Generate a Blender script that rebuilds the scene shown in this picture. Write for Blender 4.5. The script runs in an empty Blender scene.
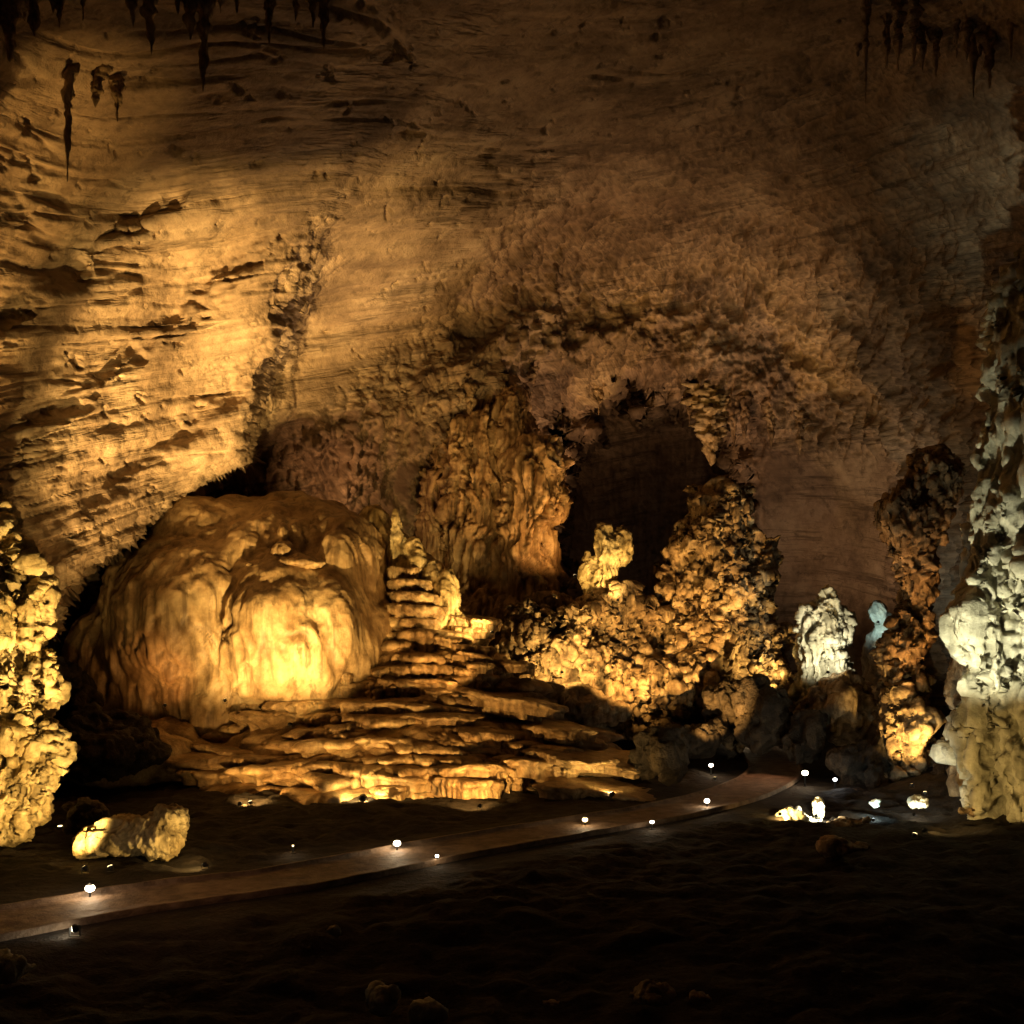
import bpy, bmesh, math, random
import numpy as np
from mathutils import Vector, Matrix
random.seed(3)
S = bpy.context.scene
COL = S.collection
HZ = 640.0; CZ = 8.0
def at(px, py, Y): return Vector(((px-512)/1024*Y, Y, CZ+(HZ-py)/1024*Y))

# ---------------- noise
rng = np.random.RandomState(11)
PERM = rng.permutation(256)
G = rng.normal(size=(256,3)); G /= np.linalg.norm(G,axis=1)[:,None]
def pn(p):
    i = np.floor(p).astype(np.int64); f = p-i; i &= 255
    u = f*f*f*(f*(f*6-15)+10)
    def c(a,b,d):
        h = PERM[(PERM[(PERM[(i[:,0]+a)&255]+i[:,1]+b)&255]+i[:,2]+d)&255]
        g = G[h]
        return g[:,0]*(f[:,0]-a)+g[:,1]*(f[:,1]-b)+g[:,2]*(f[:,2]-d)
    L = lambda a,b,t: a+(b-a)*t
    x0 = L(L(c(0,0,0),c(1,0,0),u[:,0]), L(c(0,1,0),c(1,1,0),u[:,0]), u[:,1])
    x1 = L(L(c(0,0,1),c(1,0,1),u[:,0]), L(c(0,1,1),c(1,1,1),u[:,0]), u[:,1])
    return L(x0,x1,u[:,2])*1.6
def fbm(p, s, o=4, g=.5):
    p = p*np.array(s, dtype=float); r = 0; a = 1
    for k in range(o):
        r = r+a*pn(p+k*17.3); a *= g; p = p*2.03
    return r
def bil(p, s, o=4, g=.5):
    p = p*np.array(s, dtype=float); r = 0; a = 1
    for k in range(o):
        r = r+a*(np.abs(pn(p+k*31.7))*2-.5); a *= g; p = p*2.03
    return r
def rdg(p, s, o=4, g=.5):
    p = p*np.array(s, dtype=float); r = 0; a = 1; w = 1
    for k in range(o):
        n = (1-np.minimum(np.abs(pn(p+k*23.1))*2.2,1))**2*w; r = r+a*n; w = np.clip(n*1.6,.25,1); a *= g; p = p*2.1
    return r-.5
def sst(a,b,x):
    t = np.clip((x-a)/(b-a),0,1); return t*t*(3-2*t)

# ---------------- object helpers
def link(name, me, mat, parent=None, smooth=True):
    o = bpy.data.objects.new(name, me); COL.objects.link(o)
    me.materials.clear(); me.materials.append(mat)
    if smooth and len(me.polygons): me.polygons.foreach_set('use_smooth',[True]*len(me.polygons))
    if parent: o.parent = parent
    return o
def tag(o, label=None, cat=None, group=None, kind=None):
    if label: o['label'] = label
    if cat: o['category'] = cat
    if group: o['group'] = group
    if kind: o['kind'] = kind
    return o
def empty(name, loc, label, cat, group=None):
    o = bpy.data.objects.new(name, None); COL.objects.link(o); o.location = loc; o.empty_display_size=.2
    return tag(o, label, cat, group)
def local(o, root):
    o.data.transform(Matrix.Translation(-Vector(root.location)))
    o.parent = root; return o
def rebase(o, loc):
    o.data.transform(Matrix.Translation(-Vector(loc))); o.location = loc; return o
def grid_mesh(name, P, nu, nv, wrap=False):
    me = bpy.data.meshes.new(name)
    idx = np.arange(nu*nv).reshape(nv,nu)
    if wrap: idx = np.concatenate([idx, idx[:,:1]],axis=1)
    a=idx[:-1,:-1].ravel(); b=idx[:-1,1:].ravel(); c=idx[1:,1:].ravel(); d=idx[1:,:-1].ravel()
    F=np.stack([a,b,c,d],1).astype(np.int32); n=len(F)
    me.vertices.add(len(P)); me.vertices.foreach_set('co', P.astype(np.float32).ravel())
    me.loops.add(n*4); me.loops.foreach_set('vertex_index', F.ravel())
    me.polygons.add(n); me.polygons.foreach_set('loop_start', np.arange(0,n*4,4,dtype=np.int32))
    me.update(calc_edges=True); me.validate()
    return me
def getco(me):
    a=np.empty(len(me.vertices)*3,np.float32); me.vertices.foreach_get('co',a); return a.reshape(-1,3).astype(float)
def getno(me):
    a=np.empty(len(me.vertices)*3,np.float32); me.vertex_normals.foreach_get('vector',a); return a.reshape(-1,3).astype(float)
def setco(me,P):
    me.vertices.foreach_set('co',P.astype(np.float32).ravel()); me.update()

# ---------------- materials
def rock_mat(name, dark, mid, light, scale=.35, bump=.6, bscale=3.0, strata=0, streak=0, rough=.72, cav=.6):
    m = bpy.data.materials.new(name); m.use_nodes=True; nt=m.node_tree; N=nt.nodes; Lk=nt.links
    b=N['Principled BSDF']; b.inputs['Roughness'].default_value=rough
    b.inputs['Specular IOR Level'].default_value=.3
    geo=N.new('ShaderNodeNewGeometry'); pos=geo.outputs['Position']
    def noise(vec, sc, det=4, ro=.6):
        n=N.new('ShaderNodeTexNoise'); n.inputs['Scale'].default_value=sc; n.inputs['Detail'].default_value=det
        n.inputs['Roughness'].default_value=ro; Lk.new(vec,n.inputs['Vector']); return n.outputs['Fac']
    def scaled(sx,sy,sz):
        v=N.new('ShaderNodeVectorMath'); v.operation='MULTIPLY'; v.inputs[1].default_value=(sx,sy,sz); Lk.new(pos,v.inputs[0]); return v.outputs[0]
    def mix(fac,a,bb,blend='MIX'):
        x=N.new('ShaderNodeMix'); x.data_type='RGBA'; x.blend_type=blend
        if hasattr(fac,'links'): Lk.new(fac,x.inputs[0])
        else: x.inputs[0].default_value=fac
        for s,v in ((x.inputs[6],a),(x.inputs[7],bb)):
            if isinstance(v,tuple): s.default_value=(*v,1)
            else: Lk.new(v,s)
        return x.outputs[2]
    def mrange(v,a,bb,c=0,d=1):
        r=N.new('ShaderNodeMapRange'); Lk.new(v,r.inputs[0]); 
        for i,q in enumerate((a,bb,c,d)): r.inputs[i+1].default_value=q
        return r.outputs[0]
    n1=noise(pos,scale,6,.68)
    ramp=N.new('ShaderNodeValToRGB'); Lk.new(n1,ramp.inputs[0])
    e=ramp.color_ramp.elements; e[0].position=.36; e[0].color=(*dark,1); e[1].position=.64; e[1].color=(*light,1)
    k=e.new(.5); k.color=(*mid,1)
    col=ramp.outputs[0]
    h=noise(pos,bscale,4,.72)
    if strata:
        d=N.new('ShaderNodeVectorMath'); d.operation='DOT_PRODUCT'; d.inputs[1].default_value=(-.16,-.30,1); Lk.new(pos,d.inputs[0])
        sp=N.new('ShaderNodeSeparateXYZ'); Lk.new(scaled(.08,.08,.08),sp.inputs[0])
        cb=N.new('ShaderNodeCombineXYZ'); Lk.new(sp.outputs[0],cb.inputs[0]); Lk.new(sp.outputs[1],cb.inputs[1]); Lk.new(d.outputs['Value'],cb.inputs[2])
        s1=noise(cb.outputs[0],1.5,4,.75)
        pm=noise(pos,.10,2,.5)
        mu=N.new('ShaderNodeMath'); mu.operation='MULTIPLY'; Lk.new(mrange(s1,.5,.64,0,strata),mu.inputs[0]); Lk.new(mrange(pm,.42,.58,.25,1),mu.inputs[1])
        col=mix(mu.outputs[0],col,tuple(.5*c for c in dark))
        s3=noise(pos,.9,5,.75)
        col=mix(mrange(s3,.54,.66,0,.6),col,tuple(.45*c for c in dark))
        ad=N.new('ShaderNodeMath'); ad.operation='SUBTRACT'; Lk.new(h,ad.inputs[0]); Lk.new(mu.outputs[0],ad.inputs[1]); h=ad.outputs[0]
    if streak:
        s2=noise(scaled(1.6,1.6,.12),1.0,3,.65)
        col=mix(mrange(s2,.48,.64,0,streak),col,tuple(.5*c for c in dark))
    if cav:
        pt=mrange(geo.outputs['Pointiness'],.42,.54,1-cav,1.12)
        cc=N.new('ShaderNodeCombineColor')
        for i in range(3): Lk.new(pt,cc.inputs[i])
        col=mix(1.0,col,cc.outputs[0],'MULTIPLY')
    Lk.new(col,b.inputs['Base Color'])
    bp=N.new('ShaderNodeBump'); bp.inputs['Strength'].default_value=bump; bp.inputs['Distance'].default_value=.35
    Lk.new(h,bp.inputs['Height']); Lk.new(bp.outputs[0],b.inputs['Normal'])
    return m
def plain(name,c,rough=.5,metal=0,emit=None,es=0):
    m=bpy.data.materials.new(name); m.use_nodes=True; b=m.node_tree.nodes['Principled BSDF']
    n=m.node_tree.nodes.new('ShaderNodeTexNoise'); n.inputs['Scale'].default_value=30
    r=m.node_tree.nodes.new('ShaderNodeValToRGB'); m.node_tree.links.new(n.outputs['Fac'],r.inputs[0])
    r.color_ramp.elements[0].color=(*[x*.7 for x in c],1); r.color_ramp.elements[1].color=(*c,1)
    m.node_tree.links.new(r.outputs[0],b.inputs['Base Color'])
    b.inputs['Roughness'].default_value=rough; b.inputs['Metallic'].default_value=metal
    if emit: b.inputs['Emission Color'].default_value=(*emit,1); b.inputs['Emission Strength'].default_value=es
    return m
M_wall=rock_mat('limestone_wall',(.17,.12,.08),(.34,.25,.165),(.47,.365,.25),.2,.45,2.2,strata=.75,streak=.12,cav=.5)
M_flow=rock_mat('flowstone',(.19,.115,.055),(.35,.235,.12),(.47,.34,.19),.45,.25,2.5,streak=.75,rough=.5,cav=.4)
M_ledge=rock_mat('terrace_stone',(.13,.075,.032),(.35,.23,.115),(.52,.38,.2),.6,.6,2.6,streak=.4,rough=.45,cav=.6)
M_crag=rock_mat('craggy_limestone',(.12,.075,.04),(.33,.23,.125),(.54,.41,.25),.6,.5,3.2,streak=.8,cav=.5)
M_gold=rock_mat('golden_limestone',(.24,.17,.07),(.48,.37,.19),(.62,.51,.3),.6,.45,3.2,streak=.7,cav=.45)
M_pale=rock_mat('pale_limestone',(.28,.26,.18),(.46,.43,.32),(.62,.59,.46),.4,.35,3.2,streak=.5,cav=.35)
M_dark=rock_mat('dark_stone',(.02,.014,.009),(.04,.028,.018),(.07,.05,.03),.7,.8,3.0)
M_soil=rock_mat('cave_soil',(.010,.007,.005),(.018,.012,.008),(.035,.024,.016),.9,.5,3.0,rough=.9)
M_path=rock_mat('path_concrete',(.07,.045,.03),(.13,.085,.055),(.19,.13,.09),1.4,.4,4.0,cav=0)
M_metal=plain('lamp_metal',(.03,.03,.03),.5,.6)
M_glow=plain('lamp_glass_white',(.8,.8,.8),.3,0,(1,.86,.62),30)
M_glowc=plain('lamp_glass_cool',(.8,.8,.8),.3,0,(.92,.97,1),30)
M_gloww=plain('lamp_glass_warm',(.8,.8,.8),.3,0,(1,.72,.32),8)

# ---------------- cave wall
def tps(pts):
    A=np.array(pts,float); X=A[:,:2]/300.; v=A[:,2]; n=len(A)
    def U(r2): return np.where(r2>1e-12, r2*np.log(np.maximum(r2,1e-12)),0)
    K=U(((X[:,None]-X[None])**2).sum(-1))+np.eye(n)*.01
    Pm=np.c_[np.ones(n),X]; Z=np.zeros((3,3))
    w=np.linalg.solve(np.block([[K,Pm],[Pm.T,Z]]), np.r_[v,0,0,0])
    def f(px,py):
        Q=np.c_[px,py]/300.; out=np.empty(len(Q))
        for s in range(0,len(Q),50000):
            q=Q[s:s+50000]; out[s:s+50000]=U(((q[:,None]-X[None])**2).sum(-1))@w[:n]+w[n]+q@w[n+1:]
        return out
    return f
YL=tps([(-400,600,20),(-400,0,19),(-400,-600,15),(-400,800,21),(0,800,46),(0,620,47),(0,400,46),(0,200,42),(0,0,34),(0,-600,18),
 (120,560,57),(120,400,56),(120,200,50),(120,0,38),(240,460,66),(250,300,60),(280,150,50),(280,0,41),(400,300,67),(400,150,55),(400,0,44),
 (550,150,63),(550,0,48),(700,0,52),(500,-600,22),(900,0,52),(1000,-600,22),(1500,0,28),(1500,-600,18),(240,800,66),(1500,800,30),(700,800,80)])
YB=tps([(-400,600,22),(-400,0,19),(-400,-600,15),(0,800,60),(100,600,72),(240,480,75),(330,450,75),(400,300,75),(500,200,71),(600,150,69),(430,420,80),(500,500,85),(500,600,86),
 (650,330,88),(650,100,63),(650,0,55),(820,150,66),(820,350,82),(820,550,90),(820,720,92),(500,780,90),(650,780,96),(950,400,72),(950,600,76),
 (1024,300,62),(1024,600,66),(1024,100,52),(1024,0,47),(1200,400,48),(1500,400,30),(1500,0,26),(1500,800,32),(900,0,52),(500,-600,22),(1000,-600,22),(1500,-600,18),(400,0,44),(100,0,38)])
EC=np.array([(-600,2200),(0,900),(100,700),(160,560),(200,500),(250,462),(300,420),(350,350),(400,290),(430,258),(462,244),(500,190),(535,150),(560,115),(600,65),(620,50),(700,-40),(800,-140)],float)
EW=np.array([(-600,300),(100,200),(200,110),(350,70),(400,45),(440,22),(462,9),(600,8),(800,8)],float)
RC=np.array([(60,520),(90,445),(130,375),(180,330),(220,303),(300,274),(380,258),(460,238)],float)
def wdepth(px,py):
    a=YL(px,py); b=YB(px,py)
    q=np.stack([px,np.full_like(px,3.0),py],1)
    jit=fbm(q,(.022,1,.022),3)*7
    e=np.interp(py,EC[:,0],EC[:,1]); w=np.interp(py,EW[:,0],EW[:,1])
    t=sst(-1,1,(px+jit-e)/w)
    d=a*(1-t)+b*t
    rc=np.interp(py,RC[:,0],RC[:,1]); m=sst(190,330,py)*(1-sst(455,480,py))
    dx=px+jit*1.5-rc
    d-=m*2.6*np.exp(-(np.minimum(dx,0)/55)**2)*(dx<0)+m*2.6*np.exp(-(np.maximum(dx,0)/12)**2)*(dx>=0); d+=(.25*sst(50,200,py)+.75*m)*(1-sst(455,480,py))*(1-t)*6.5*sst(0,46,dx)*(1-.55*sst(60,190,dx))
    s=(px*.62+py*.78+jit*3)/98.+.15
    saw=s-np.floor(s); d+=(1-t)*1.3*(sst(0,.7,saw)-sst(.58,1,saw)-.4)*sst(120,260,py)*(1-sst(235,290,px))
    j2=fbm(q,(.035,1,.035),4)*20
    r=np.sqrt(((px+jit*2+j2-650)/92)**2+((py+jit+j2*1.2-512)/112)**2); r=np.where(py>512,np.abs(px-650+jit*2+j2)/92,r)
    d+=26*(1-sst(.8,1.15,r))*(1-sst(640,700,py))
    ra=np.sqrt(((px+jit-610)/200)**2+((py+jit-460)/130)**2)
    up=1-sst(400,520,py)
    d-=2.6*np.exp(-((ra-.85)/.28)**2)*up
    d+=2.5*(1-sst(.4,.85,ra))*up
    return d
def wsurf(px,py):
    Y=np.maximum(wdepth(px,py),14)
    return np.stack([(px-512)/1024*Y, Y, CZ+(HZ-py)/1024*Y],1)
def axis(lo,a,b,hi,f,c):
    return np.concatenate([np.arange(lo,a,c),np.arange(a,b,f),np.arange(b,hi+c,c)])
us=axis(-430,-30,1054,1500,1.4,10.); vs=axis(-600,-30,745,800,1.4,10.)
nu,nv=len(us),len(vs)
PX,PY=[q.ravel() for q in np.meshgrid(us,vs)]
P=wsurf(PX,PY)
g=P.reshape(nv,nu,3)
dU=np.gradient(g,axis=1); dV=np.gradient(g,axis=0)
Nn=np.cross(dV,dU).reshape(-1,3); Nn/=np.linalg.norm(Nn,axis=1)[:,None]+1e-9
view=np.array([0,0,CZ])-P; sgn=np.sign((Nn*view).sum(1)); Nn*=sgn[:,None]
vaultm=1-sst(-1,1,(PX-50*(1-sst(420,470,PY))-np.interp(PY,EC[:,0],EC[:,1]))/np.maximum(30,.5*np.interp(PY,EW[:,0],EW[:,1])))
top=1-sst(180,340,PY)
smooth=np.clip(np.maximum(vaultm,top*.9),0,1)
apron=sst(745,770,PX)*(1-sst(880,910,PX))*sst(430,470,PY)
ralc=np.where(PY>510,np.abs(PX-650)/92,np.sqrt(((PX-650)/92)**2+((PY-510)/114)**2)); alc=1-sst(.75,.95,ralc)
band=np.sqrt(((PX-610)/200)**2+((PY-460)/130)**2); band=np.exp(-((band-.85)/.3)**2)*(1-sst(430,520,PY))
low=fbm(P,(.05,.05,.05),3)
T=P[:,2]-.16*P[:,0]-.30*P[:,1]+.45*low
q=np.stack([P[:,0]*.03,P[:,1]*.03,T],1)
n1=fbm(q,(1,1,.45),2); n2=fbm(q,(1.6,1.6,1.1),3); n3=fbm(q,(3,3,2.6),2)
brk=sst(-.1,.4,fbm(P,(.11,.11,.11),3))
st=np.tanh(4*n1)*.18+np.tanh(5*n2)*.08*brk+n3*.08
st-=.26*brk*np.exp(-(n2/.05)**2)+.28*sst(-.3,.2,low)*np.exp(-(n1/.035)**2)
pit=np.maximum(fbm(P,(.7,.7,1.2),4,.6)-.62,0)*-.9
rough=fbm(P,(.22,.22,.22),6,.55)
fine=fbm(P,(1.1,1.1,1.4),4,.6)
pop=.65*rdg(P,(.30,.30,.17),4,.6)+.35*bil(P,(.8,.8,.5),4,.65)
flute=bil(P,(.6,.6,.06),3,.5)
rib=np.exp(-((PX-np.interp(PY,RC[:,0],RC[:,1])-18)/26)**2)*sst(190,280,PY)*(1-sst(470,500,PY))
patch=sst(.1,.5,fbm(P,(.07,.07,.07),3))
rgh=np.clip((1-smooth)*.9+.5*rib+.28*patch*(1-.6*vaultm)+.2*(1-vaultm)*(1-apron)+.3*band,0,1.2)*(1-.95*apron)
disp=st*(smooth*1.0+.3*(1-smooth))*(1-apron)+pit*smooth+rough*(.06+.5*rgh)*(1-.7*apron)+fine*(.03+.26*rgh)+.95*pop*rgh+.9*flute*(1-smooth)*sst(400,470,PY)*(1-apron)
disp*=(1-.75*alc)
P=P+Nn*disp[:,None]
W3=P.reshape(nv,nu,3)
me=grid_mesh('cave_wall',P,nu,nv)
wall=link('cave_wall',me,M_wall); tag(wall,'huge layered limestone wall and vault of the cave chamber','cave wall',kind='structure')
def wallpt(px,py):
    i=np.argmin(abs(us-px)); j=np.argmin(abs(vs-py)); return Vector(W3[j,i])

# ---------------- path and ground
PC=[at(-260,990,24.5),at(-120,958,26.5),at(0,926,28.7),at(150,902,31.6),at(300,882,34.3),at(450,852,39),at(585,828,43.8),at(680,811,48.2),at(745,793,54),at(775,772,62),at(760,750,74),at(728,736,86)]
pts=[]
def cr(a,b,c,d,t): return .5*((2*b)+(-a+c)*t+(2*a-5*b+4*c-d)*t*t+(-a+3*b-3*c+d)*t*t*t)
for i in range(len(PC)-1):
    a=PC[max(i-1,0)];b=PC[i];c=PC[i+1];d=PC[min(i+2,len(PC)-1)]
    for k in range(12):
        v=cr(a,b,c,d,k/12); pts.append((v.x,v.y))
pts=np.array(pts)
def pathdist(x,y):
    out=np.full(len(x),1e9)
    for p in pts: out=np.minimum(out,(x-p[0])**2+(y-p[1])**2)
    return np.sqrt(out)
def gheight(x,y):
    q=np.stack([x,y,np.zeros_like(x)+.5],1)
    d=pathdist(x,y); k=sst(1.8,5,d)
    h=k*(.35*fbm(q,(.12,.12,1),4)+.16*bil(q,(.7,.7,1),4))
    h+=1.6*sst(64,80,y)*k
    h+=1.2*k*sst(18,26,x)*sst(44,52,y)
    h-=.5*k*(1-sst(22,30,y))
    return h
gx=np.linspace(-75,75,520); gy=np.concatenate([np.linspace(4,66,420),np.linspace(66.4,135,160)])
GX,GY=[q.ravel() for q in np.meshgrid(gx,gy)]
GP=np.stack([GX,GY,gheight(GX,GY)],1)
gm=grid_mesh('ground',GP,len(gx),len(gy))
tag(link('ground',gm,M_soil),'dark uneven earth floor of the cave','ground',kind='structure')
tv=np.gradient(pts,axis=0); tv/=np.linalg.norm(tv,axis=1)[:,None]; nr=np.stack([-tv[:,1],tv[:,0]],1)
sec=[(-1.55,-.3),(-1.55,.16),(-1.38,.17),(-1.36,.06),(-.7,.07),(0,.08),(.7,.07),(1.36,.06),(1.38,.17),(1.55,.16),(1.55,-.3)]
PP=[]
for p,n in zip(pts,nr):
    for o,z in sec:
        PP.append((p[0]+n[0]*o*1.05,p[1]+n[1]*o*1.05,z+.03))
PP=np.array(PP); wob=fbm(np.c_[PP[:,0],PP[:,1],np.zeros(len(PP))],(.5,.5,1),3)
PP[:,0]+=.12*wob; PP[:,1]+=.2*wob; PP[:,2]+=.02*wob
pm=grid_mesh('path',PP,len(sec),len(pts))
tag(link('path',pm,M_path,smooth=False),'paved footpath with low kerbs winding through the cave','path',kind='structure')
def gz(x,y): return float(gheight(np.array([x]),np.array([y]))[0])

# ---------------- rock builder
def E(px,py,Y,rx,ry,rd=None,tilt=0):
    k=Y/1024; c=at(px,py,Y); return (c,rx*k,(rd if rd is not None else rx*k),ry*k,tilt)
def blob(name,ells,mat,voxel=.2,noise=((.35,.5),),pop=(.6,.25),flute=None,fine=.06,smooth=6,parent=None,seed=0,jag=0,jf=.8,tier=0):
    bm=bmesh.new()
    for c,rx,rd,rz,t in ells:
        M=Matrix.Translation(c)@Matrix.Rotation(t,4,'Y')@Matrix.Diagonal((rx,rd,rz,1))
        bmesh.ops.create_icosphere(bm,subdivisions=4,radius=1,matrix=M)
    me=bpy.data.meshes.new('tmp'); bm.to_mesh(me); bm.free()
    o=bpy.data.objects.new('tmp',me); COL.objects.link(o)
    r=o.modifiers.new('r','REMESH'); r.mode='VOXEL'; r.voxel_size=voxel
    s=o.modifiers.new('s','SMOOTH'); s.factor=.5; s.iterations=smooth
    dg=bpy.context.evaluated_depsgraph_get(); dg.update()
    m2=bpy.data.meshes.new_from_object(o.evaluated_get(dg)); m2.name=name
    bpy.data.objects.remove(o); bpy.data.meshes.remove(me)
    off=np.array([seed*13.7,seed*5.1,seed*3.3])
    for sc,am in noise:
        P=getco(m2); N=getno(m2); P+=N*(am*fbm(P+off,(sc,sc,sc*.6),3,.5))[:,None]; setco(m2,P)
    if tier:
        P=getco(m2); N=getno(m2); hz=1-np.abs(N[:,2])**2
        ph=P[:,2]*tier[0]+1.3*fbm(P+off,(.45,.45,.15),3); saw=ph-np.floor(ph)
        amp=sst(-.4,.3,fbm(P+off+3,(.3,.3,.2),2))
        P+=N*(tier[1]*hz*amp*((1-saw)*.9+.5*sst(0,.12,saw)-.9))[:,None]; setco(m2,P)
    if flute:
        P=getco(m2); N=getno(m2); hz=1-np.abs(N[:,2])**2
        w=fbm(P+off,(.2,.2,.2),2)[:,None]*np.array([[1.,1.,0]])*1.3
        md=.35+.65*sst(-.3,.4,fbm(P+off+60,(.25,.25,.25),2))
        P+=N*(hz*md*flute[1]*bil(P+w+off,(flute[0],flute[0],flute[0]*.06),4,.55))[:,None]; setco(m2,P)
    if pop:
        P=getco(m2); N=getno(m2); P+=N*(pop[1]*bil(P+off,(pop[0],)*3,4,.6))[:,None]; setco(m2,P)
    if jag:
        # fused dripstone: broad irregular swellings cut by long, mostly vertical runs
        P=getco(m2); N=getno(m2); hz=1-np.abs(N[:,2])**2
        w=np.stack([fbm(P+off,(.4,)*3,2),fbm(P+off+40,(.4,)*3,2),.5*fbm(P+off+80,(.4,)*3,2)],1)*.8
        Q=P+off+w
        B=fbm(Q+5,(jf*.45,jf*.45,jf*.4),3,.5)
        C=bil(Q+15,(jf*1.1,jf*1.1,jf*.13),3,.55)
        P+=N*(jag*(.6*B+.42*C*(.3+.7*hz)))[:,None]; setco(m2,P)
        P=getco(m2); N=getno(m2)
        mk=sst(-.2,.5,fbm(P+off+22,(.35,)*3,2))
        P+=N*(jag*(.10+.16*mk)*fbm(P+off,(jf*2.6,jf*2.6,jf*1.1),3,.6))[:,None]; setco(m2,P)
    P=getco(m2); N=getno(m2); P+=N*(fine*fbm(P,(2.6,2.6,1.6),3,.6))[:,None]; setco(m2,P)
    return link(name,m2,mat,parent)
def thing_blob(name,label,cat,loc,*a,group=None,**k):
    o=blob(name,*a,**k); rebase(o,loc); return tag(o,label,cat,group)
def base(px,Y): 
    v=at(px,HZ,Y); return (v.x,v.y,gz(v.x,v.y))

# dome
dome=empty('flowstone_dome',base(240,64),'great rounded flowstone dome with fluted golden face, left of the stepped terraces','flowstone dome')
def dp(*a,**k): return local(blob(*a,**k),dome)
dp('dome_body',[E(245,670,68,150,168,9),E(120,680,65,42,80,4),E(165,650,66,58,110,6),E(345,585,67,50,72,6),E(300,560,68,82,60,6),E(210,560,68,50,58,6),E(360,650,66,50,70,6),E(210,630,66,90,100,8),
   E(290,645,63.6,88,86,5.5),E(225,660,64.3,70,80,5),E(335,632,63.4,48,74,4.5),E(285,605,64.4,88,62,5)],M_flow,voxel=.14,noise=((.12,.9),(.4,.3)),pop=None,flute=(.85,.26),seed=1,smooth=18,fine=.03,tier=(.28,.22))
dp('rim_bulge',[E(165,665,63,18,60,2.2),E(186,600,64,18,56,2.4),E(210,560,65,26,22,2)],M_flow,voxel=.14,noise=((.3,.6),),pop=None,flute=(1.1,.25),seed=3,smooth=12)
dp('cap_stalagmite',[E(283,552,61.8,12,12,1.4),E(283,538,62,6,14,.8),E(300,564,61.8,30,8,1.8),E(258,568,61.8,24,7,1.6)],M_flow,voxel=.09,noise=((.8,.25),),pop=None,flute=(1.4,.15),seed=4)
dp('cap_stalagmite',[E(222,563,62.6,12,12,1.5),E(238,553,63,18,8,1.5)],M_flow,voxel=.09,noise=((.8,.2),),pop=None,flute=(1.4,.12),seed=5)

# terraces
terr=empty('stepped_terrace',base(400,57),'broad stack of thin golden rimstone steps spreading down in front of the dome','rimstone terraces')
def slab(L,R,pyt,Yf,ry,seed,th=1.0,amp=.2,slope=0.,sag=0.):
    c0=at(L,pyt,Yf+ry*.5); c1=at(R,pyt,Yf+ry*.5); z=at(0,pyt,Yf).z
    cx=(c0.x+c1.x)/2; rx=(c1.x-c0.x)/2; cy=Yf+ry
    nt=int(min(720,max(160,rx*60))); th_=np.linspace(0,2*math.pi,nt,endpoint=False)
    prof=[(0.02,.05),(.3,.05),(.55,.03),(.7,.02),(.8,.0),(.86,-.02),(.9,-.04),(.93,-.07),(.955,-.11),(.975,-.17),(.99,-.24),(1,-.32),(1.0,-.4),(.99,-.48),(.97,-.55),(.95,-.63),(.93,-.72),(.915,-.85),(.91,-1.1),(.91,-1.4)]
    ct,s_=np.cos(th_),np.sin(th_)
    q=np.stack([ct*rx*.3+seed*7.7,s_*ry*.3,np.full(nt,seed*3.1)],1)
    out=1+amp*1.3*fbm(q,(1,1,1),5,.5)+.04*bil(q,(3,3,1),3)
    rows=[]
    for rr,zz in prof:
        rows.append(np.stack([cx+ct*rx*rr*out,cy+s_*ry*rr*out,np.full(nt,z+zz*th)],1))
    Pm=np.concatenate(rows)
    w=np.repeat([p[0] for p in prof],nt)
    x0=(425-512)/1024*Yf
    Pm[:,2]+=.35*fbm(Pm+seed,(.22,.22,.1),3)*w+slope*(Pm[:,0]-cx)-sag*(np.sqrt((Pm[:,0]-x0)**2+4)-3)
    d=.22*bil(Pm,(.9,.9,.3),4,.55)+.08*fbm(Pm,(2.5,2.5,2.5),3)
    dirs=np.stack([np.tile(ct,len(prof)),np.tile(s_,len(prof)),np.zeros(len(Pm))],1)
    Pm+=dirs*(d*sst(.7,.95,w))[:,None]
    me=grid_mesh('ledge',Pm[:, :],nt,len(prof),wrap=True); me.flip_normals()
    local(link('ledge',me,M_ledge),terr)
SL=[(388,424,568,65,2.2),(380,442,580,64.5,2.8),(374,450,592,64,3.4),(366,458,604,63.4,4.0),(360,468,616,62.8,4.6),(350,480,628,62.2,5.2),(338,492,640,61.6,5.8),(322,506,651,61,6.2),
 (305,530,662,60.2,6.4),(262,550,677,59,6.6),(150,574,696,57.6,7.5),(160,598,713,56.4,8),(215,616,728,55.4,8),(200,632,741,54.4,8),(185,642,753,53.4,8.5),(165,630,765,52.6,8.5),(165,595,778,51.8,8.5),(170,525,791,51,8)]
rr=random.Random(5)
for i,(a,b,c,d,e) in enumerate(SL): slab(a,b,c,d,e,i+1,th=1.15 if i<10 else 1.0,amp=.16 if i<9 else .2,slope=rr.uniform(-.08,.0),sag=.05 if i<8 else (.06 if i<15 else .03))
for i in range(82):
    t=rr.random() if i<64 else rr.uniform(-.4,.1); py=662+t*128; Yf=60.6-(py-676)/118*9.0-.3
    cx=(rr.uniform(210+20*t,600-70*abs(t-.55)) if i%2 else rr.uniform(380,480+150*t)) if i<64 else rr.uniform(395,485); w=rr.uniform(22,85)*(.6+.4*abs(t)) if i<64 else rr.uniform(16,34)
    slab(cx-w,cx+w,py+rr.uniform(-3,3),Yf-rr.uniform(0,1.3),rr.uniform(1.6,3.4),40+i,th=rr.uniform(.35,.75),amp=.34,slope=rr.uniform(-.14,.04),sag=.07)
local(blob('terrace_bed',[E(390,760,61,205,50,7),E(410,700,64,90,55,4),E(140,750,60,90,34,7),E(470,690,65,50,50,4)],M_ledge,voxel=.35,pop=(.5,.2)),terr)

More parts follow.
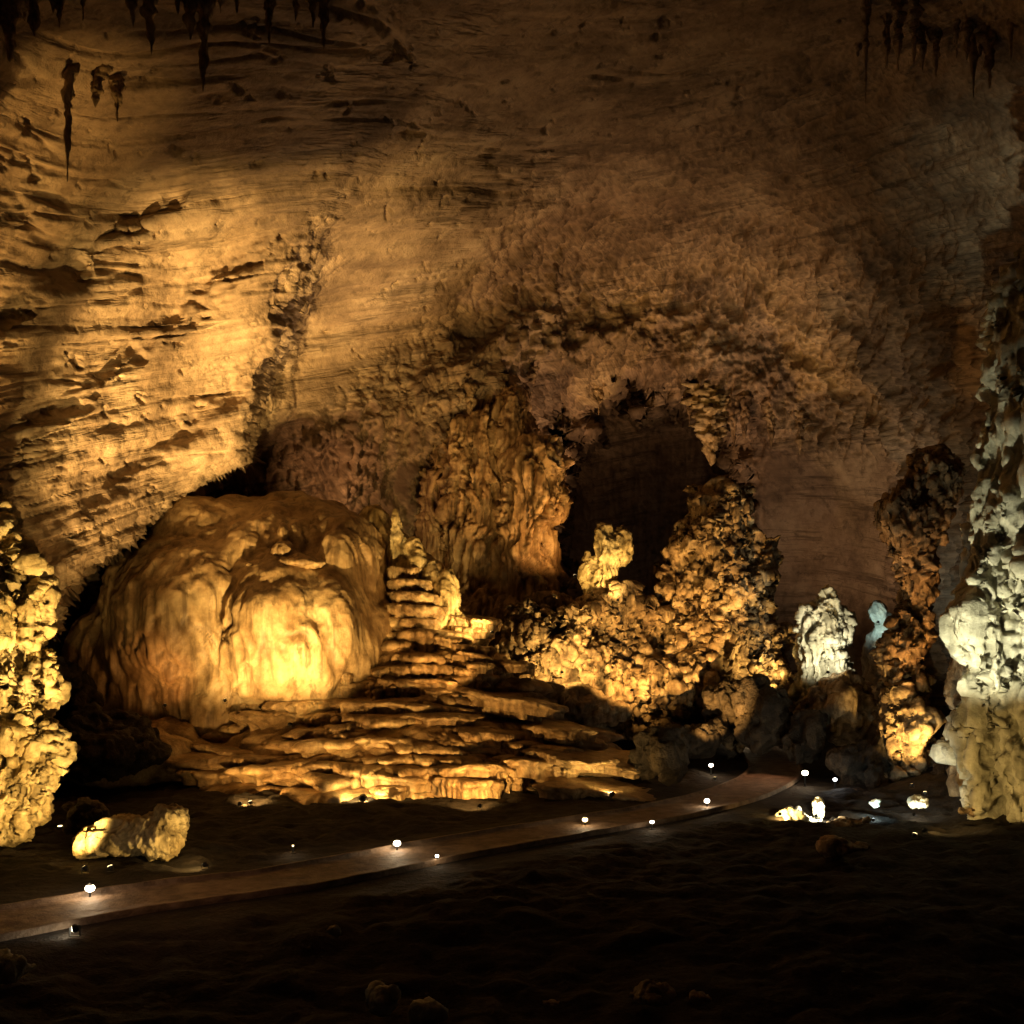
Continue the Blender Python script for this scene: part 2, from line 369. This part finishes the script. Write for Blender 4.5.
thing_blob('flowstone_cone','bright pointed flowstone cone with small knobs behind the top of the steps','flowstone cone',base(425,69),
 [E(418,640,69,40,88,2.4),E(398,585,68,18,56,1.3),E(395,540,67.3,8,32,.6),E(414,568,67,11,30,.8),E(434,588,66.6,11,30,.9),E(448,614,66,16,46,1.2),E(458,645,65.6,18,40,1.3),E(375,535,69,18,30,1.2)],
 M_gold,voxel=.11,noise=((.4,.4),),pop=None,flute=(1.2,.3),seed=6,tier=(.7,.2))

def curtain(label,ells,seed,bs):
    thing_blob('drapery_column',label,'drapery column',base(*bs),ells,M_flow,voxel=.11,noise=((.18,.5),),pop=None,flute=(1.1,1.15),seed=seed,jag=.2,jf=1.3,group='draped columns behind the steps')
curtain('slender fluted drapery column just right of the pointed cone',[E(436,575,80,19,140,1.6),E(440,640,79,24,60,2),E(430,480,82,20,70,1.8)],7,(432,80))
curtain('middle fluted drapery column, widest of the three behind the steps',[E(482,565,79.5,38,155,2.2),E(492,640,78,32,60,2.2),E(460,545,79.6,22,130,1.8),E(476,450,82.5,32,80,2.2)],8,(478,79))
curtain('tall drapery column with craggy flared top left of the dark alcove',[E(526,575,78,29,140,2.2),E(534,490,77.3,24,56,1.8),E(545,464,77.3,12,28,1.4),E(512,450,80,26,66,1.8),E(554,502,77,12,24,1),E(516,650,77,28,60,2)],9,(523,77))

def crag(name,label,cat,bs,ells,seed,mat=M_crag,vox=.10,n=.9,flute=None,jag=.9,jf=.8,**k):
    thing_blob(name,label,cat,base(*bs),ells,mat,voxel=vox,noise=((.35,n),),pop=None,flute=flute,seed=seed,fine=.05,jag=jag,jf=jf,**k)
crag('craggy_mound','wide craggy golden rock mound below the dark alcove','rock mound',(600,73),
 [E(575,660,72,62,58,4.5),E(540,640,71,30,44,2.4),E(620,645,73,56,48,4),E(665,640,73,44,44,3.4),E(620,690,71,105,44,3.5),E(590,622,72,34,24,2),E(548,672,70,34,34,2.4),E(690,690,71,60,44,3)],10,n=1.5,flute=(.8,.7),jag=1.15,jf=.95,tier=(.4,.7))
crag('craggy_column','broad craggy limestone column with knobbly crown right of the dark alcove','rock column',(725,72),
 [E(705,560,72,32,54,3),E(722,530,72,22,42,2.2),E(699,515,72,10,26,1.2),E(742,560,72,22,52,2),E(735,620,71.5,36,64,2.8),E(712,660,71.5,40,60,3),E(765,650,71.5,22,38,2),E(684,595,72,26,40,2),E(748,505,72.5,8,26,1),E(740,700,71,52,40,3)],11,n=1.3,flute=(.8,.8),jag=1.1,jf=.95,tier=(.42,.7))
crag('glowing_stalagmite','short knobbly stalagmite glowing yellow in front of the dark alcove','stalagmite',(605,71),
 [E(605,585,71,17,34,1.2),E(607,560,71,13,24,1),E(602,542,71,7,18,.6),E(621,548,71,8,20,.6),E(588,572,71,8,22,.7),E(604,612,71,28,26,1.6)],12,vox=.08,n=.4,jag=.5,jf=1.3,mat=M_gold,tier=(.9,.3))
crag('low_boulder','low pale boulder at the foot of the craggy mound, right of the terraces','boulder',(570,66),
 [E(568,705,66,34,15,1.6),E(600,714,66,28,12,1.4),E(545,698,67,16,14,1.2)],13,n=.6,jag=.5,jf=1.2)
crag('white_stalagmite','white knobbly stalagmite cluster right of the craggy column','stalagmite',(826,66),
 [E(822,655,66,24,38,1.8),E(826,625,66,16,34,1.3),E(828,602,66,8,18,.8),E(842,630,66,10,24,.9),E(808,636,66,10,30,.9),E(826,690,66,30,34,2)],14,mat=M_pale,vox=.08,n=.4,jag=.5,jf=1.2,flute=(1.3,.4),tier=(.8,.3))
crag('blue_lit_rock','small rock catching pale blue light beside the white stalagmite','rock',(880,72),
 [E(878,612,72,9,15,.9),E(888,628,72,11,16,.9),E(882,660,72,16,40,1.2)],15,mat=M_pale,vox=.1,n=.4,jag=.4,jf=1.2)
crag('orange_column','tall ragged orange column standing between the white stalagmite and the pale tower','rock column',(910,58),
 [E(920,500,58,20,52,1.5),E(940,480,58,14,24,1.3),E(906,540,58,14,56,1.2),E(914,590,58,14,66,1.1),E(904,640,58,13,70,1.1),E(905,690,58,15,50,1.2),E(907,725,57,21,30,1.5),E(896,700,57.5,12,36,1.1),E(910,770,58,28,40,2)],16,vox=.085,n=.8,jag=.75,jf=1.1,flute=(1.0,.6),mat=M_crag,tier=(.5,.45))
crag('leaning_slab','tan rock slab leaning at the left foot of the pale tower','rock slab',(968,50),
 [E(970,720,50,16,60,1),E(966,660,50,13,50,1),E(975,780,50,18,40,1.3),E(960,690,50.5,10,40,.8)],17,vox=.1,n=.4,jag=.4,jf=1.1,flute=(1,.3))
crag('pale_tower','huge pale greenish stalagmite tower at the right edge, rising toward the vault','stalagmite tower',(1020,47),
 [E(1012,590,46,48,125,2.8),E(1006,520,46,28,95,1.9),E(1032,480,46,40,110,2.5),E(1022,420,46,18,115,1.5),E(1026,340,46,19,95,1.6),E(1026,650,46,48,110,2.6),E(994,610,45.5,30,84,1.8),E(1018,700,46.5,44,110,2.4),E(1012,770,46.5,44,80,2.6),E(1066,650,47,60,220,3.5),E(1044,290,47,28,60,1.8)],18,mat=M_pale,n=.9,flute=(.5,.8),jag=.65,jf=.8,smooth=10,tier=(.28,.6))
crag('golden_stalagmite_tower','jagged bright golden stalagmite tower at the left edge','stalagmite tower',(15,41),
 [E(1,550,41,8,60,.7),E(11,575,41,7,55,.6),E(22,600,41,8,40,.5),E(5,620,41,22,60,1.3),E(30,618,41,11,34,.9),E(43,606,41,5,26,.4),E(8,660,41,24,56,1.3),E(28,692,41,20,32,1.3),E(52,674,41,6,28,.5),E(40,670,41,7,32,.5),E(10,725,41,27,60,1.4),E(22,775,41,26,60,1.4),E(48,752,41,8,36,.6),E(10,800,41,38,44,1.8),E(-34,690,41,40,160,2),E(36,640,41,6,24,.5),E(-2,520,41,5,36,.4)],19,mat=M_gold,vox=.07,n=.45,jag=.6,jf=1.3,smooth=5,flute=(1.3,.6),tier=(.6,.5))
crag('knobbly_block','low knobbly golden rock block standing left of the path','rock block',(140,38),
 [E(155,835,37.5,28,22,1.1),E(125,838,37.8,34,20,1.2),E(170,825,37.5,15,18,.8),E(98,842,38,18,16,.9)],20,mat=M_gold,vox=.055,n=.25,jag=.35,jf=2.4)
def dark(label,px,py,Y,rx,ry,seed,n=5,mat=None,vox=.12,name='dark_boulder',cat='boulder',group='dark rocks on the cave floor'):
    r=random.Random(seed); L=[E(px,py,Y,rx*.75,ry*.8,rx*Y/1024*.7)]
    for k in range(n): 
        s=r.uniform(.3,.6); L.append(E(px+r.uniform(-.6,.6)*rx,py+r.uniform(-.5,.5)*ry,Y+r.uniform(-.5,.5),rx*s,ry*s,rx*s*Y/1024))
    q=min(1,rx*Y/1024/1.5)
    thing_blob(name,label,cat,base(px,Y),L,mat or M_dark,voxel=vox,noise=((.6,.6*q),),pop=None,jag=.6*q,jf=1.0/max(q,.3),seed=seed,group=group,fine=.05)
dark('dark rounded boulder below the craggy column, left of the far path',735,712,65,30,32,21)
dark('dark low rock just right of the far path bend',772,718,62,30,38,22)
dark('big brown rock mass under the white stalagmite',842,708,63,52,38,23,8,mat=M_crag)
dark('dark rock heap behind the two white path lamps',865,770,57,38,36,24,8)
dark('dark rock at the foot of the orange column',945,785,55,24,30,25)
dark('dark rock right of the far path below the white stalagmite',808,735,60,22,30,26)
dark('dark boulder at the right end of the terraces',662,752,55,32,26,27,7)
dark('dark low ridge of rock in front of the craggy mound',690,738,64,40,18,28,7)
dark('dark long rock bank at the left end of the terraces',100,745,53,76,38,29,9)
dark('dark rock behind the golden block at left',85,815,41,26,22,30)
dark('brown rock shoulder at the left foot of the dome',60,700,58,40,50,31,7)
for k,(px,py,Y,rx,ry,lab) in enumerate([(385,1000,22,16,18,'pale broken rock in the near foreground below the path'),(428,1012,21.7,17,8,'flat pale stone beside the broken foreground rock'),
    (655,992,22.4,24,9,'low brown stone in the right foreground'),(12,968,24,26,18,'squared grey block at the lower left corner'),(333,930,26,10,8,'small grey stone alone below the path'),
    (700,998,22.2,12,6,'small brown stone right of the low foreground stone'),(840,847,37,26,3,'thin flat slab lit orange near the right lamps'),(555,1003,22,14,5,'small flat stone in the middle foreground'),
    (790,820,46,26,5,'low yellow-lit stone left of the overlit upright stone'),(818,806,46.5,7,14,'upright stone lit almost white at lower right'),(876,803,47,8,6,'stone lit white right of the overlit upright stone'),(918,802,47,13,4,'small stone lit white at the far right, above the verge'),
    (850,824,45.5,24,3,'flat yellowish stone just right of the upright white-lit stone'),(968,812,46,14,6,'small tan stone at the foot of the pale tower')]):
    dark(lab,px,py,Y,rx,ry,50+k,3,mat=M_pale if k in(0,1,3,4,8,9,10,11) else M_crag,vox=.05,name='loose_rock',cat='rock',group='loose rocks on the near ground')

# ---------------- stalactites
def stalactite(px,py0,py1,w,label,group,mat,seed):
    p=wallpt(px,max(py0,-40)); Y=p.y-.2; k=Y/1024
    topz=CZ+(HZ-py0)*k+.8; botz=CZ+(HZ-py1)*k; x=(px-512)*k
    nt,nz=28,60; r=w*k; rows=[]
    q=random.Random(seed); lean=q.uniform(-.03,.03)
    for j in range(nz):
        t=j/(nz-1); z=topz+(botz-topz)*t
        rad=r*((1-t)**.9*1.0+.05)*(1+.10*math.sin(t*19+seed)+.08*math.sin(t*41+seed*2)); 
        if j==nz-1: rad=.005
        for i in range(nt):
            a=2*math.pi*i/nt; rows.append((x+lean*(topz-z)+rad*math.cos(a),Y+rad*math.sin(a),z))
    Pm=np.array(rows); 
    c=np.stack([x+lean*(topz-Pm[:,2]),np.full(len(Pm),Y),Pm[:,2]],1); dv=Pm-c
    Pm+=dv*(.9*fbm(Pm+seed,(1.8,1.8,1.2),4,.6))[:,None]
    me=grid_mesh('stalactite',Pm,nt,nz,wrap=True)
    o=link('stalactite',me,mat); rebase(o,(x,Y,topz)); tag(o,label,'stalactite',group)
gA='stalactites hanging from the vault at upper left'
stalactite(70,78,182,6,'long thin stalactite hanging alone at upper left',gA,M_crag,1)
stalactite(116,84,122,8,'stubby stalactite right of the long lone one',gA,M_crag,2)
stalactite(96,80,108,10,'short wide stalactite between the long one and the stubby one',gA,M_crag,3)
stalactite(205,-10,92,9,'longest stalactite at the top edge, left of centre',gA,M_crag,4)
stalactite(190,-10,40,11,'short stalactite touching the longest one at the top edge',gA,M_crag,5)
stalactite(150,-10,55,9,'stalactite at the top edge above the short wide one',gA,M_crag,6)
stalactite(270,-10,45,8,'stalactite at the top edge right of the longest one',gA,M_crag,7)
stalactite(325,-10,50,9,'rightmost stalactite of the row at the top left edge',gA,M_crag,8)
stalactite(10,-10,62,15,'thick stalactite in the top left corner',gA,M_crag,9)
stalactite(34,-10,36,12,'short stalactite beside the thick corner one',gA,M_crag,10)
for i,px in enumerate((52,84,132,236,295,60,220,24,314,178)):
    stalactite(px,-10,14+7*(i%3),8,'small dark stalactite stub along the top left edge',"stalactite stubs along the top left edge",M_crag,20+i)
rr=random.Random(8)
for i in range(14):
    px=862+i*11+rr.uniform(-8,8)
    stalactite(px,rr.uniform(-15,50),45+rr.uniform(5,60),3+rr.uniform(0,5),'dark thin stalactite in the cluster at the top right','dark stalactites at the top right',M_wall,40+i)
stalactite(712,396,466,20,'stout golden stalactite at the upper right of the dark alcove',None,M_gold,60)
for i,(px,a,b) in enumerate([(470,395,430),(500,385,425),(530,378,410),(745,400,440),(770,405,450),(800,420,455),(690,395,425),(598,392,415),(733,398,450)]):
    stalactite(px,a,b,6,'short stalactite fringing the arch over the alcove','short stalactites fringing the arch',M_crag,70+i)

# ---------------- lamps
def prim(name,bmfn,mat,parent):
    bm=bmesh.new(); bmfn(bm); me=bpy.data.meshes.new(name); bm.to_mesh(me); bm.free(); return link(name,me,mat,parent,smooth=False)
def cyl(r1,r2,h,z,rot=None,off=(0,0,0)):
    def f(bm):
        M=Matrix.Translation((off[0],off[1],z))@(rot or Matrix.Identity(4))
        bmesh.ops.create_cone(bm,cap_ends=True,segments=20,radius1=r1,radius2=r2,depth=h,matrix=M)
    return f
def add_light(name,loc,energy,color,target=None,size=None,blend=.8,rad=.15):
    L=bpy.data.lights.new(name,'SPOT' if target is not None else 'POINT'); L.energy=energy; L.color=color; L.shadow_soft_size=rad
    o=bpy.data.objects.new(name,L); COL.objects.link(o); o.location=loc
    if target is not None:
        L.spot_size=math.radians(size); L.spot_blend=blend
        o.rotation_euler=(Vector(target)-Vector(loc)).to_track_quat('-Z','Y').to_euler()
    return o
def path_lamp(px,py,Y,label,cool=False,e=60,r=.13,warm=False):
    v=at(px,py,Y); g=gz(v.x,v.y); h=min(max(v.z-g,.25),.6); v.z=g+h; r*=.72
    root=empty('path_lamp',(v.x,v.y,g),label,'lamp','small lamps along the footpath')
    prim('post',cyl(.035,.03,h,h/2),M_metal,root); prim('base_plate',cyl(.12,.12,.03,.015),M_metal,root)
    m=M_glowc if cool else (M_gloww if warm else M_glow)
    prim('globe',lambda bm:bmesh.ops.create_icosphere(bm,subdivisions=2,radius=r,matrix=Matrix.Translation((0,0,h+r*.8))@Matrix.Diagonal((1,1,.8,1))),m,root)
    prim('cap',cyl(r*.75,.03,r*.4,h+r*1.7),M_metal,root)
    add_light('lamp_light',(v.x,v.y-.25,v.z+r+.2),e*.5,(.85,.93,1) if cool else (1,.72,.4),rad=.02)
path_lamp(90,893,31.5,'path lamp glowing white at the far left of the footpath',e=110,r=.2)
path_lamp(397,848,38.5,'path lamp glowing white near the middle of the footpath',e=110,r=.19)
path_lamp(437,862,36.5,'smaller lamp on the near side of the footpath, beside the middle lamp',e=25,r=.09)
path_lamp(585,822,43.6,'yellowish path lamp where the footpath passes the terraces',e=70,r=.17,warm=True)
path_lamp(652,824,43.2,'lamp on the near side of the footpath right of the yellowish one',e=30,r=.12)
path_lamp(707,803,48.5,'lamp at the bend of the footpath',e=50,r=.18)
path_lamp(711,767,60,'lamp on the left verge above the bend of the footpath',e=50,r=.18)
path_lamp(745,733,78,'farthest lamp, small and yellow where the footpath vanishes',e=100,r=.22,warm=True)
path_lamp(805,752,56,'bright lamp right of the footpath in front of the dark rocks',e=100,r=.24)
path_lamp(835,781,54,'small lamp low in front of the dark rock heap',e=30,r=.14,cool=True)
path_lamp(293,852,39,'tiny dim lamp behind the footpath at left',e=20,r=.05,warm=True)

def flood(px,py,Y,target,label,e,color,size=90,glow=None,scale=.5,rad=.1,blend=.8):
    v=at(px,py,Y); T=Vector(target); g=gz(v.x,v.y)
    if v.z<g+.3 or py>=760: v.z=g+.3
    d=(T-v)
    root=empty('floodlight',v,label,'floodlight','floodlights lighting the rock')
    rot=d.to_track_quat('Z','Y').to_matrix().to_4x4(); s=scale
    def hs(bm):
        bmesh.ops.create_cone(bm,cap_ends=True,segments=24,radius1=.1*s,radius2=.2*s,depth=.25*s,matrix=rot@Matrix.Translation((0,0,-.14*s)))
    prim('housing',hs,M_metal,root)
    prim('lens',lambda bm:bmesh.ops.create_cone(bm,cap_ends=True,segments=24,radius1=.18*s,radius2=.18*s,depth=.03*s,matrix=rot),glow or M_gloww,root)
    def br(bm):
        for sx in(-1,1): bmesh.ops.create_cube(bm,size=1,matrix=Matrix.Translation((sx*.23*s,0,-.16*s))@Matrix.Diagonal((.03*s,.05*s,.36*s,1)))
        bmesh.ops.create_cube(bm,size=1,matrix=Matrix.Translation((0,0,-.35*s))@Matrix.Diagonal((.5*s,.12*s,.03*s,1)))
    prim('bracket',br,M_metal,root)
    add_light('flood_beam',v+d.normalized()*.12*s,e,color,target=T,size=size,blend=blend,rad=rad)
GOLD=(1,.55,.15); ORG=(1,.46,.12); YEL=(1,.64,.20); WHT=(1,.92,.66); GRN=(1,.96,.66); COO=(.6,.92,1)
flood(363,803,49.9,at(366,796,51.5),'floodlight at the foot of the terraces, left of their middle',1500,YEL,150,M_glow,1.0)
flood(240,805,47.6,at(320,725,57),'floodlight at the foot of the terraces near their left end',3200,GOLD,105)
flood(612,772,50.9,at(600,765,53),'floodlight at the right end of the terraces',1600,YEL,150,M_glow,.8)
flood(480,795,47.4,at(450,710,58),'small floodlight before the lowest ledges right of centre',4200,GOLD,95)
flood(290,724,49.8,at(285,590,63),'right floodlight over the ledges facing the golden dome face',22000,YEL,64,blend=1)
flood(225,700,55.6,at(235,590,64),'left floodlight on the ledge facing the golden dome face',1100,YEL,110,blend=1)
flood(165,705,56,at(150,590,66),'floodlight on the ledge facing the left side of the dome',700,ORG,90,blend=1)
flood(492,632,62.0,at(442,600,66),'floodlight tucked right of the steps facing the pointed cone',3400,YEL,90)
flood(460,696,55.4,at(425,615,63),'floodlight in front of the steep pancake steps',3200,GOLD,66)
flood(95,800,43.5,at(212,375,58),'floodlight at the foot of the layered left wall, aimed along it',130000,(1,.60,.19),46,blend=1)
flood(250,800,47,at(130,430,56),'fill light added on the dark ground, aimed high at the layered left wall',3500,GOLD,60,blend=1)  # added front fill, a broad mild wash over the left wall
flood(60,800,44,at(6,185,43),'floodlight behind the golden tower aimed at the upper left wall',31000,GOLD,30,blend=1)
flood(85,860,34.5,at(18,730,41),'floodlight in front of the golden tower',7500,YEL,70)
flood(110,860,35,at(4,560,41),'floodlight aimed at the tip of the golden tower',17000,YEL,44)
flood(205,862,35.2,at(155,832,38),'small floodlight facing the knobbly golden block',420,YEL,110)
flood(75,932,27.5,at(60,932,27.7),'low lamp lying beside the left end of the footpath',60,WHT,120,M_glow,.6)
flood(520,690,69,at(480,560,79),'floodlight at the foot of the drapery columns',22000,ORG,80)
flood(575,575,71,at(540,480,77),'floodlight on the ledge aimed at the craggy flared column top',2400,ORG,100)
flood(562,672,64,at(560,640,71),'floodlight before the left end of the craggy mound',3600,YEL,115)
flood(632,690,63.5,at(620,650,71),'floodlight before the right half of the craggy mound',3600,GOLD,110)
flood(618,600,66.5,at(604,565,71),'floodlight just in front of the glowing stalagmite',2400,YEL,60)
flood(715,790,57,at(715,590,71),'floodlight at the foot of the craggy column',22000,GOLD,46)
flood(778,690,66,at(745,620,71),'floodlight at the right foot of the craggy column',2600,YEL,100)
flood(640,600,80,at(620,330,88),'floodlight inside the alcove mouth aimed at the arch',8500,(1,.54,.26),110)
flood(690,600,88,at(640,470,108),'weak fill light added deep in the alcove for its brown back wall',250,(1,.5,.25),120,scale=.3)  # added light that gives the alcove a slight brown inside
flood(828,672,61,at(826,628,66),'floodlight in front of the white stalagmite',2000,WHT,90)
flood(878,622,69.5,at(880,614,72),'bluish floodlight beside the small lit rock',260,COO,120,M_glowc)
flood(912,790,52.5,at(903,700,58),'floodlight at the foot of the orange column',5200,YEL,54)
flood(925,792,50.5,at(908,590,58),'second floodlight aimed at the middle of the orange column',6500,ORG,30)
flood(915,835,40,at(1008,560,46),'pale floodlight aimed up at the tower on the right',12500,GRN,40,blend=1)
flood(925,830,41,at(1000,760,46.5),'floodlight at the foot of the pale tower',1200,YEL,80)
flood(816,820,45,at(818,806,46.5),'small floodlight just before the upright overlit stone',1000,WHT,130,M_glow,.4,rad=.02)
flood(780,828,45,at(788,818,46.5),'small floodlight before the yellow-lit stone',450,YEL,130,M_gloww,.4,rad=.02)
flood(873,812,46,at(875,802,47),'small floodlight before the white-lit stone',350,COO,130,M_glowc,.4,rad=.02)
flood(914,812,46,at(918,801,47),'small floodlight before the stone at the far right',260,WHT,130,M_glowc,.4,rad=.02)
flood(385,530,74,at(430,90,59),'broad upward fill light added behind the dome for the vault',6000,(1,.60,.30),92,rad=.3,blend=1)  # added ambient fill, hidden behind the dome, for the vault's brown tone
flood(330,512,71,at(370,450,76),'weak fill light added behind the dome for the rough back wall',1300,(1,.5,.2),140,rad=.1,blend=1,scale=.3)  # small light added to lift the unlit wall behind the dome
flood(800,700,74,at(820,470,86),'upward fill light added behind the far path for the right back wall',5200,(1,.60,.34),86,rad=.3,blend=1)  # added fill that brightens the smooth dim wall at right
add_light('path_spill',at(150,700,30),260,(1,.5,.24),target=at(120,910,31),size=110,rad=.05)
add_light('path_spill',at(770,720,60),300,(1,.5,.25),target=at(755,780,58),size=90,rad=.05)

W=bpy.data.worlds.new('World'); S.world=W; W.use_nodes=True
W.node_tree.nodes['Background'].inputs[0].default_value=(1,.55,.33,1); W.node_tree.nodes['Background'].inputs[1].default_value=.006
cam=bpy.data.cameras.new('camera'); co=bpy.data.objects.new('camera',cam); COL.objects.link(co)
cam.lens=36; cam.sensor_width=36; cam.shift_y=(HZ-512)/1024; cam.clip_end=600; cam.clip_start=.1
co.location=(0,0,CZ); co.rotation_euler=(math.radians(90),0,0); S.camera=co
S.view_settings.view_transform='Standard'; S.view_settings.look='None'; S.view_settings.exposure=0
